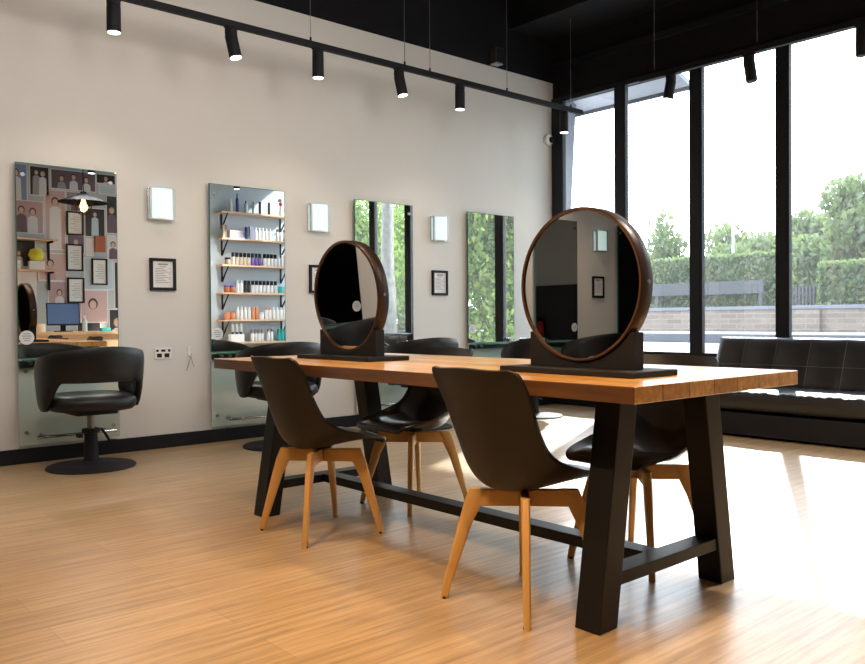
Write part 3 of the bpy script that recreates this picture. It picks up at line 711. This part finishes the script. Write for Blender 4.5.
MB().lathe([(.004, .15), (.03, .175), (.034, .20), (.01, .225)], 10).build('flower', 'red', t, smooth=60)
t = empty('green_ball_plant', (6.90, YF + .13, 2.59), 0, 'small clipped green ball plant at the end of the top display shelf', 'plant')
MB().lathe([(.028, 0), (.034, .05)], 14).build('pot', 'white', t, smooth=40)
MB().lathe([(.002, .045), (.035, .06), (.045, .09), (.035, .12), (.002, .135)], 14).build('leaf_ball', 'green', t, smooth=60)

# photo collage
def print_mesh(x0, z0, x1, z1, bg, figs, lay, label):
    w, h = x1 - x0, z1 - z0; mats = ['paper', bg]; m = MB()
    m.mi(0).box(0, w, -.002 - lay * .0045, .003, 0, h)
    b = .012; m.mi(1).box(b, w - b, .0025, .0035, b, h - b)
    def poly(pts, mm, d):
        if mm not in mats: mats.append(mm)
        m.mi(mats.index(mm))
        cl = [(min(w - b, max(b, px * w)), min(h - b, max(b, pz * h))) for px, pz in pts]
        m.add([(px, .0036 + d, pz) for px, pz in cl], [tuple(range(len(cl)))])
    for q, (fx, fz, sz, top, hair) in enumerate(figs):
        asp = h / w; d = .0003 * q * 4
        el = lambda cx, cz, rx, rz: [(cx + rx * asp * math.cos(2 * PI * k / 18), cz + rz * math.sin(2 * PI * k / 18)) for k in range(18)]
        poly([(fx - .95 * sz * asp, 0), (fx + .95 * sz * asp, 0), (fx + .85 * sz * asp, fz - sz * 1.15), (fx + .3 * sz * asp, fz - sz * .75), (fx - .3 * sz * asp, fz - sz * .75), (fx - .85 * sz * asp, fz - sz * 1.15)], top, .0002 + d)
        poly(el(fx, fz + .08 * sz, .60 * sz, .72 * sz), hair, .0004 + d)
        poly(el(fx, fz - .05 * sz, .42 * sz, .56 * sz), 'skin', .0006 + d)
    o = m.build('photo_print', mats, None, loc=(x0, YF + .001 + lay * .0045, z0), fixn=False)
    return tag(o, label, 'photo', 'photo prints of the collage on the opposite wall')
PR = [((2.80, 2.51, 3.11, 3.00), 'pblue', [(.55, .75, .14, 'plight', 'hair')], 0, 'photo print of a figure in a blue patterned dress'),
      ((3.13, 2.60, 3.38, 2.99), 'pdark', [(.35, .78, .13, 'pgrey', 'hair'), (.66, .74, .13, 'plight', 'blond')], 0, 'photo print of two people in grey and pale jackets'),
      ((3.39, 2.71, 3.98, 2.98), 'pplum', [(.24, .55, .22, 'pgrey', 'hair'), (.5, .66, .22, 'plight', 'hair'), (.78, .58, .22, 'plight', 'hair')], 1, 'wide photo print of three people in pale tops'),
      ((3.98, 2.84, 4.25, 2.98), 'pdark', [(.5, .5, .3, 'ppink', 'blond')], 0, 'small photo print of one person on black at the top corner'),
      ((4.02, 2.70, 4.25, 2.83), 'psky', [], 0, 'small plain blue-green photo print'),
      ((2.90, 2.10, 3.30, 2.53), 'prose', [(.32, .70, .16, 'pplum', 'hair'), (.66, .66, .16, 'plight', 'hair')], 1, 'photo print of two women, one in plum'),
      ((3.31, 1.90, 3.58, 2.70), 'ppink', [(.5, .80, .10, 'plight', 'hair')], 0, 'tall rose photo print of a woman in a pale dress'),
      ((3.82, 2.10, 4.10, 2.50), 'pdark', [(.5, .78, .13, 'psky', 'hair')], 0, 'photo print of a pale blue dress on black'),
      ((4.11, 2.16, 4.30, 2.69), 'pdark', [(.4, .6, .12, 'pplum', 'blond')], 1, 'dark narrow photo print at the right edge'),
      ((4.12, 1.80, 4.30, 2.14), 'plight', [(.45, .62, .18, 'pplum', 'hair')], 0, 'pale narrow photo print of one dark-haired person'),
      ((3.22, 1.49, 3.58, 1.86), 'ppink', [(.42, .62, .2, 'prose', 'hair')], 2, 'rose photo print of a woman leaning'),
      ((3.80, 1.38, 4.20, 1.82), 'psky', [], 0, 'large pale blue photo print behind a small frame'),
      ((3.34, 1.18, 3.58, 1.49), 'prose', [(.6, .5, .2, 'plight', 'hair')], 0, 'dusty rose photo print of a pale figure'),
      ((3.75, .93, 4.12, 1.38), 'ppink', [(.45, .56, .24, 'ppink', 'hair')], 1, 'photo print of a woman with a brown fringe'),
      ((4.125, .68, 4.36, 1.12), 'pdark', [(.5, .56, .2, 'plight', 'blond')], 2, 'photo print of a curly fair-haired person on black'),
      ((3.70, .70, 4.02, .95), 'pdark', [], 0, 'dark photo print low on the wall'),
      ((2.90, 1.20, 3.20, 1.60), 'plight', [], 0, 'pale photo print left of the rose prints'),
      ((3.58, 2.43, 3.82, 2.70), 'pgrey', [(.5, .6, .2, 'pplum', 'hair')], 0, 'grey photo print in the middle of the collage'),
      ((3.59, 1.86, 3.82, 2.12), 'pplum', [(.5, .6, .2, 'plight', 'blond')], 0, 'plum photo print between the frames'),
      ((4.21, 1.12, 4.32, 1.78), 'pdark', [], 0, 'black narrow photo print low at the right edge'),
      ((3.83, 1.84, 3.945, 2.08), 'plight', [], 0, 'pale photo print behind the rust plaque'),
      ((2.90, 1.66, 3.2, 2.02), 'pdark', [(.3, .5, .15, 'plight', 'hair')], 0, 'dark photo print between the two small shelves')]
for a in PR: print_mesh(*a[0], *a[1:])
for (x0, z0, x1, z1), lb in [((3.58, 2.11, 3.80, 2.43), 'black framed certificate highest on the collage'), ((3.57, 1.63, 3.79, 1.99), 'black framed certificate with a gold stamp in the middle of the collage'),
                             ((3.90, 1.45, 4.11, 1.81), 'black framed certificate right of the others'), ((3.58, 1.20, 3.80, 1.54), 'black framed certificate lowest on the collage')]:
    f = empty('framed_certificate', ((x0 + x1) / 2, YF + .016, (z0 + z1) / 2), PI, lb, 'picture frame', 'framed certificates on the collage')
    w, h, b = (x1 - x0) / 2, (z1 - z0) / 2, .02
    MB().box(-w, w, -.02, 0, -h, -h + b).box(-w, w, -.02, 0, h - b, h).box(-w, -w + b, -.02, 0, -h + b, h - b).box(w - b, w, -.02, 0, -h + b, h - b).build('frame', 'black', f)
    m = MB(); m.mi(0).box(-w + b, w - b, -.008, 0, -h + b, h - b); m.mi(1)
    for k in range(7): m.box(-w * .55, w * (.2 + .3 * (k % 2)), -.009, -.0075, h * .5 - k * .03, h * .5 - k * .03 + .006)
    m.build('printed_sheet', ['paper', 'ink'], f)
tag(MB().box(3.95, 4.09, YF - .001, YF + .03, 1.90, 2.12).build('rust_plaque', 'rust', bevel=.002), 'plain rust-red plaque on the photo collage', 'plaque')
for z, lb in ((2.025, 'upper small timber shelf beside the photo collage'), (1.625, 'lower small timber shelf beside the photo collage')):
    s = empty('wall_shelf', (2.75, YF, z), 0, lb, 'shelf', 'small shelves by the collage')
    MB().box(0, .66, .012, .22, -.022, 0).build('board', 'shelfwood', s)
    MB().box(.585, .615, .012, .026, -.26, -.022).box(.59, .61, .026, .2, -.045, -.022).build('bracket', 'black', s)
t = empty('yellow_ball_plant', (3.17, YF + .12, 1.625), 0, 'yellow-green ball plant in a white pot on the lower small shelf', 'plant')
MB().box(-.09, .09, -.05, .05, 0, .11).build('pot', 'white', t); MB().lathe([(.01, .11), (.07, .13), (.10, .19), (.07, .26), (.01, .28)], 16).build('leaf_ball', 'yellow', t, smooth=60)
tag(MB().box(2.72, 3.03, .36, .48, 1.625, 1.735).build('white_box', 'white', loc=(-.06, 0, 0), bevel=.003), 'white box on the lower small shelf beside the ball plant', 'box')
# reception counter with a monitor
t = empty('reception_counter', (3.45, .62, 0), 0, 'timber reception counter below the photo collage', 'counter')
MB().box(-.85, .85, -.3, .33, .78, .82).build('counter_top', 'counter', t, bevel=.002); MB().box(-.82, .82, -.28, .28, 0, .78).build('front_panel', 'counter', t)
MB().box(-.5, -.05, .279, .285, .3, .74).build('dark_panel', 'pdark', t)  # flat dark sheet on the counter front
t = empty('computer_monitor', (3.40, .72, .82), math.radians(4), 'dark blue computer monitor on the reception counter', 'monitor')
M = Matrix.Translation((0, 0, .22)) @ Matrix.Rotation(.12, 4, 'X')
MB().box(-.20, .20, -.012, .012, -.14, .15, M).build('housing', 'black', t, bevel=.004); MB().box(-.188, .188, .012, .014, -.12, .138, M).build('screen', 'screen', t)
MB().box(-.03, .03, -.03, .0, .0, .16).box(-.1, .1, -.07, .07, 0, .012).build('stand', 'black', t)
t = empty('spray_bottle', (3.66, .74, .82), 0, 'clear grey spray bottle beside the monitor', 'bottle')
MB().lathe([(.03, 0), (.034, .01), (.03, .13), (.012, .17)], 16).build('bottle_body', 'psky', t, smooth=40); MB().box(-.03, .014, -.01, .01, .17, .21).build('trigger_head', 'plight', t)
tag(MB().lathe([(.045, 0), (.05, .005), (.05, .10), (.046, .105)], 18).build('storage_tin', 'beige', loc=(3.12, .76, .82), smooth=40), 'beige tin on the counter left of the monitor', 'tin')
tag(MB().box(-.06, .06, -.04, .04, 0, .045).build('tissue_box', 'teal', loc=(3.93, .72, .82), bevel=.006), 'small turquoise box at the right end of the counter', 'box')
t = empty('pendant_lamp', (3.62, .88, 2.36), 0, 'black cage pendant lamp with a glowing bulb over the counter', 'pendant lamp')
MB().lathe([(.30, .13), (.305, .12), (.09, .21), (.05, .24), (.045, .24), (.08, .215), (.30, .13)], 28, cap=False).build('shade', 'blackwall', t, smooth=30)
MB().cyl((0, 0, .2), (0, 0, .26), .04, n=16).build('socket', 'black', t); MB().cyl((0, 0, .26), (0, 0, 2.24), .006, n=8).build('cord', 'black', t)
MB().lathe([(.004, .0), (.035, .02), (.05, .06), (.035, .11), (.018, .15), (.018, .2)], 18).build('bulb', 'bulb', t, smooth=60)
cg = MB()
for k in range(8):
    a = 2 * PI * k / 8; cg.tube([(.04 * math.cos(a), .04 * math.sin(a), .21), (.11 * math.cos(a), .11 * math.sin(a), .10), (.08 * math.cos(a), .08 * math.sin(a), -.01), (.02 * math.cos(a), .02 * math.sin(a), -.04)], .004, 6)
cg.tube([(.108 * math.cos(2 * PI * k / 24), .108 * math.sin(2 * PI * k / 24), .09) for k in range(25)], .004, 6); cg.build('cage', 'black', t)
t = empty('fire_extinguisher', (-5.994, 2.28, .47), PI / 2, 'small red fire extinguisher seen at the left edge inside the near round mirror', 'fire extinguisher')
MB().lathe([(.065, 0), (.072, .012), (.072, .34), (.05, .40), (.02, .43)], 24, Matrix.Translation((0, -.085, 0))).build('cylinder_body', 'red', t, smooth=40)
MB().box(-.03, .03, -.13, -.06, .43, .47).box(-.012, .012, -.18, -.06, .47, .485).build('valve_handle', 'black', t); MB().tube([(.03, -.09, .45), (.09, -.1, .40), (.10, -.1, .25), (.085, -.1, .12)], .011, 8).build('hose', 'black', t, smooth=60)
MB().box(-.02, .02, -.012, 0, .28, .36).build('wall_bracket', 'black', t)

# ------------------------------------------------------------------ outside
struct(MB().box(7.25, 14.9, -40, 40, .34, .44).build('ground_road', 'asphalt'))
struct(MB().box(14.9, 60, -40, 60, .30, .50).build('ground_verge', 'earth'))
tag(MB().box(14.6, 14.9, -40, 40, .44, .62).build('street_kerb', 'kerb', bevel=.02), 'blue-grey kerb along the road outside', 'kerb')
struct(MB().box(15.0, 19.9, -40, 40, .50, .56).build('ground_footpath', 'paving'))
t = empty('garden_wall', (20, 9, .5), 0, 'low pale brick garden wall across the road, below the hedges', 'wall')
MB().box(0, .3, -22, 12, 0, .62).build('brickwork', 'brick', t); MB().box(-.04, .34, -22, 12, .62, .71).build('coping', 'coping', t, bevel=.01)
MB().box(-.10, .36, -.33, .33, 0, .60).build('pier', 'brick', t)

def leaves(m, blobs, n, size, nm, r=rnd):
    tot = sum(b[3] * b[4] * b[5] for b in blobs) ; acc = []
    for b in blobs: acc += [b] * max(1, int(n * b[3] * b[4] * b[5] / tot))
    for cx, cy, cz, rx, ry, rz in acc:
        d = Vector((r.gauss(0, 1), r.gauss(0, 1), r.gauss(0, 1))).normalized() * (r.random() ** .38)
        p = Vector((cx + d.x * rx, cy + d.y * ry, cz + d.z * rz))
        q = Euler((r.uniform(0, 6.3), r.uniform(0, 6.3), r.uniform(0, 6.3))).to_matrix(); s = size * r.uniform(.6, 1.3)
        m.mi(r.randrange(nm))
        a, b = q @ Vector((s, 0, 0)), q @ Vector((0, s * .55, 0)); mid = q @ Vector((0, 0, s * .12))
        m.add([p - a, p - b + mid, p + a, p + b + mid], [(0, 1, 2, 3)])
def tree(name, base, h, crown, n, size, mats, label, trunk_r=.14, bark='dbark', group='trees across the road', lean=(0, 0)):
    t = empty(name, base, 0, label, 'tree', group)
    m = MB(); leaves(m, crown, n, size, len(mats)); m.build('foliage', mats, t, fixn=False)
    pts = [(lean[0] * k / 6 + .04 * math.sin(k), lean[1] * k / 6 + .05 * math.cos(1.7 * k), h * k / 6) for k in range(7)]
    MB().tube(pts, [trunk_r * (1 - .09 * k) for k in range(7)], 12).build('trunk', bark, t, smooth=180)
    return t
def blobs(r, n, cx, cy, cz, sx, sy, sz, b0, b1):
    out = []
    for _ in range(n):
        d = Vector((r.gauss(0, 1), r.gauss(0, 1), r.gauss(0, 1))).normalized() * r.uniform(.3, 1); b = r.uniform(b0, b1)
        out.append((cx + d.x * sx, cy + d.y * sy, cz + d.z * sz, b, b, b * .85))
    return out
def hedge(name, y0, y1, z0, z1, label, x0=20.58, x1=21.4, gap=None):
    t = empty(name, (x0, (y0 + y1) / 2, .5), 0, label, 'hedge', 'clipped hedges behind the garden wall'); hy = (y1 - y0) / 2
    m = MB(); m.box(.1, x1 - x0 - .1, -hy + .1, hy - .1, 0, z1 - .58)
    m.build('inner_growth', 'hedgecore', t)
    m = MB(); r = random.Random(41 + int(y0))
    def lf(px, py, pz):
        q = Euler((r.uniform(0, 6.3), r.uniform(0, 6.3), r.uniform(0, 6.3))).to_matrix(); s = .075 * r.uniform(.6, 1.4)
        a, b = q @ Vector((s, 0, 0)), q @ Vector((0, s * .6, 0)); p = Vector((px, py, pz)); m.mi(r.randrange(3)); m.add([p - a, p - b, p + a, p + b], [(0, 1, 2, 3)])
    H = z1 - .5
    for _ in range(int(900 * (y1 - y0))):
        zz = r.uniform(.2, H)
        if gap and gap[0] < zz + .5 < gap[1] and gap[2] < r.uniform(-hy, hy) : continue
        lf(r.uniform(-.05, .14), r.uniform(-hy, hy), zz)
    for _ in range(int(420 * (y1 - y0))): lf(r.uniform(0, x1 - x0), r.uniform(-hy, hy), H + r.uniform(-.1, .04))
    for _ in range(900): lf(r.uniform(0, x1 - x0), r.choice((-hy, hy)) + r.uniform(-.08, .05), r.uniform(.2, H))
    m.build('leaf_cover', ['leaf1', 'leaf2', 'leaf4'], t, fixn=False)
    return t
hedge('clipped_hedge', 10.0, 19.0, .5, 2.58, 'long clipped green hedge across the road, left of the fence')
hedge('clipped_hedge', 4.0, 8.98, .5, 2.24, 'clipped green hedge across the road at the right edge')
t = empty('hedge_shade_band', (20.345, 13.2, 1.55), 0, 'dark slate band standing in for a shaded bare strip along the long hedge', 'rail')
MB().box(0, .05, -2.9, 3.6, 0, .34).build('shade_panel', 'fence', t)  # dark panel and posts imitate the shade on a bare strip of hedge
for y in (-2.8, .3, 3.4): MB().box(.05, .085, y - .05, y + .05, -1.05, .34).build('post', 'fence', t)
t = empty('slatted_fence', (20.7, 9.5, .5), 0, 'dark slate slatted fence in the gap between the two hedges', 'fence')
for k in range(8): MB().box(0, .03, -.36 + k * .09, -.31 + k * .09, .0, 1.22).build('slat', 'fence', t)
MB().box(.03, .07, -.38, .36, .9, .98).box(.03, .07, -.38, .36, 1.1, 1.16).build('cross_rail', 'fence', t)
r2 = random.Random(3)
LM = ['leaf2', 'leaf4', 'leaf1']
tree('pointed_tree', (32.5, 21.35, .5), 2.9, blobs(r2, 16, 0, 0, 2.8, .8, 1.25, 1.4, .55, 1.0) + [(0, -.1, 4.6, .6, .55, .75)], 5200, .13, LM, 'small pointed green tree above the hedge beside the near round mirror')
tree('garden_tree', (29, 16.1, .5), 2, blobs(r2, 16, 0, 0, 2.0, 1.0, 1.5, 1.0, .5, .9), 4200, .14, LM, 'rounded pale green tree above the hedge left of the white pole')
tree('garden_tree', (32, 16.6, .5), 2.6, blobs(r2, 18, 0, 0, 2.9, 1.2, 1.7, 1.0, .6, 1.0), 5000, .15, LM, 'pale grey-green tree right behind the white pole')
tree('garden_tree', (36.5, 15.95, .5), 2.6, blobs(r2, 18, 0, 0, 3.5, 1.1, 1.3, 1.5, .6, 1.0), 5000, .15, LM, 'pale grey-green tree just left of the third mullion')
tree('spreading_tree', (27, 10.2, .5), 2.2, blobs(r2, 34, 0, -.3, 2.5, 1.5, 2.3, 2.0, .5, .9), 11000, .13, LM, 'large spreading pale tree at the right edge of the window', .22)
tree('spreading_tree', (37, 10.6, .5), 2.8, blobs(r2, 30, 0, 0, 3.6, 1.4, 1.9, 2.0, .7, 1.1), 9000, .15, LM, 'tall pale tree behind the large spreading tree at the right edge', .2)
tree('spreading_tree', (24.5, 11.2, .5), 1.4, blobs(r2, 18, 0, 0, 1.6, .8, 1.0, 1.1, .45, .8), 5200, .11, LM, 'lower bushy tree above the slatted fence')
t = empty('flag_pole', (24, 13.12, .5), 0, 'thin pale pole rising above the long hedge', 'pole')
MB().tube([(0, 0, 0), (0, 0, 4.72)], [.05, .035], 10).build('shaft', 'polem', t, smooth=60); MB().lathe([(.01, 4.72), (.04, 4.74), (.01, 4.78)], 10).build('cap', 'polem', t)
# trees that only the wall mirrors look at
DM = ['leaf5', 'leaf3', 'leaf6', 'leaf5']
tree('pale_trunk_tree', (9.6, -.42, .44), 5.2, blobs(r2, 18, 0, 0, 5.6, 1.6, 1.8, .8, .5, .9), 5000, .12, DM, 'pale-barked tree close outside, its trunk seen in the third salon mirror', .15, 'bark', 'trees outside the right-hand windows')
for i, (x, y, lb) in enumerate([(12.8, -.6, 'dense green tree outside, seen in the salon mirror nearest the windows'), (16.9, -3.6, 'dense green tree outside between the other two mirrored trees'), (12.8, -6.2, 'dense green tree outside, seen behind the pale trunk'), (16.9, -9.0, 'dense green tree outside, farthest from the windows')]):
    tree('leafy_tree', (x, y, .44), 3.0, blobs(r2, 52, 0, 0, 2.0, 1.0, 1.6, 2.4, .55, .95), 17000, .075, DM, lb, .16, 'dbark', 'trees outside the right-hand windows')
tree('leafy_tree', (12.4, 3.5, .44), 3.2, blobs(r2, 40, 0, 0, 4.1, 1.0, .85, 1.6, .45, .7), 12000, .09, DM, 'tall green tree outside, added to block sun from the product shelves', .13, 'dbark', 'trees outside the right-hand windows')  # crown placed to keep direct sun off the opposite wall
# street canopy and column just outside the first windows
t = empty('street_canopy', (7.25, 6.3, 3.41), 0, 'pale grey canopy hanging outside above the first two window panes', 'canopy')
MB().add([(0, -1.5, .22), (.65, -1.5, 0), (.65, 1.1, 0), (0, 1.1, .22), (0, -1.5, .27), (.65, -1.5, .05), (.65, 1.1, .05), (0, 1.1, .27)], [(0, 1, 2, 3), (7, 6, 5, 4), (0, 4, 5, 1), (1, 5, 6, 2), (2, 6, 7, 3), (3, 7, 4, 0)]).build('canopy_sheet', 'canopy', t)
MB().box(.63, .67, -1.5, 1.1, -.03, .06).build('edge_beam', 'fence', t)
t = empty('street_column', (7.62, 6.32, .44), 0, 'leaning grey column outside at the left edge of the first pane', 'column')
MB().add([(-.1, .08, 0), (.1, .08, 0), (.1, .4, 0), (-.1, .4, 0), (-.1, -.12, 3.1), (.1, -.12, 3.1), (.1, .4, 3.1), (-.1, .4, 3.1)], [(3, 2, 1, 0), (4, 5, 6, 7), (0, 1, 5, 4), (1, 2, 6, 5), (2, 3, 7, 6), (3, 0, 4, 7)]).build('shaft', 'render', t)
MB().box(-.14, .14, .02, .44, -.02, .06).build('plinth', 'render', t)

# ------------------------------------------------------------------ daylight
w = bpy.data.worlds.new('World'); S.world = w; w.use_nodes = True; nt = w.node_tree
bg = nt.nodes['Background']; tc = nt.nodes.new('ShaderNodeTexCoord'); sp = nt.nodes.new('ShaderNodeSeparateXYZ'); rp = nt.nodes.new('ShaderNodeValToRGB')
nt.links.new(tc.outputs['Generated'], sp.inputs[0]); nt.links.new(sp.outputs['Z'], rp.inputs[0])
rp.color_ramp.elements[0].color = (.92, .95, 1, 1); rp.color_ramp.elements[0].position = 0
rp.color_ramp.elements[1].color = (.70, .83, 1, 1); rp.color_ramp.elements[1].position = .8
nt.links.new(rp.outputs[0], bg.inputs[0]); bg.inputs[1].default_value = 8.0
sl_ = bpy.data.lights.new('sun', 'SUN'); sl_.energy = 13; sl_.angle = math.radians(1.2); sl_.color = (1, .97, .92)
so = bpy.data.objects.new('sun', sl_); C.objects.link(so)
el = math.radians(34); dv = Vector((-.89 * math.cos(el), -.455 * math.cos(el), -math.sin(el)))
so.rotation_euler = dv.to_track_quat('-Z', 'Y').to_euler(); so.location = (12, 8, 8)

# ------------------------------------------------------------------ camera
yaw, pit, rol = .851195, .016021, -.007595
F = Vector((math.cos(yaw) * math.cos(pit), math.sin(yaw) * math.cos(pit), -math.sin(pit)))
R_ = Vector((math.sin(yaw), -math.cos(yaw), 0)); U = R_.cross(F)
c, s = math.cos(rol), math.sin(rol)
R2, U2 = R_ * c + U * s, -R_ * s + U * c
cd = bpy.data.cameras.new('Camera'); cam = bpy.data.objects.new('Camera', cd); C.objects.link(cam)
Mc = Matrix((R2, U2, -F)).transposed().to_4x4(); Mc.translation = (0, 0, .95); cam.matrix_world = Mc
cd.sensor_fit = 'HORIZONTAL'; cd.sensor_width = 36; cd.lens = 821.62 / 865 * 36; cd.clip_start = .05; cd.clip_end = 300
S.camera = cam
S.view_settings.view_transform = 'Standard'; S.view_settings.look = 'None'; S.view_settings.gamma = 1; S.view_settings.exposure = 0; S.view_settings.use_curve_mapping = False
S.cycles.max_bounces = 10; S.cycles.transparent_max_bounces = 16; S.cycles.sample_clamp_indirect = 6
S.cycles.use_denoising = True
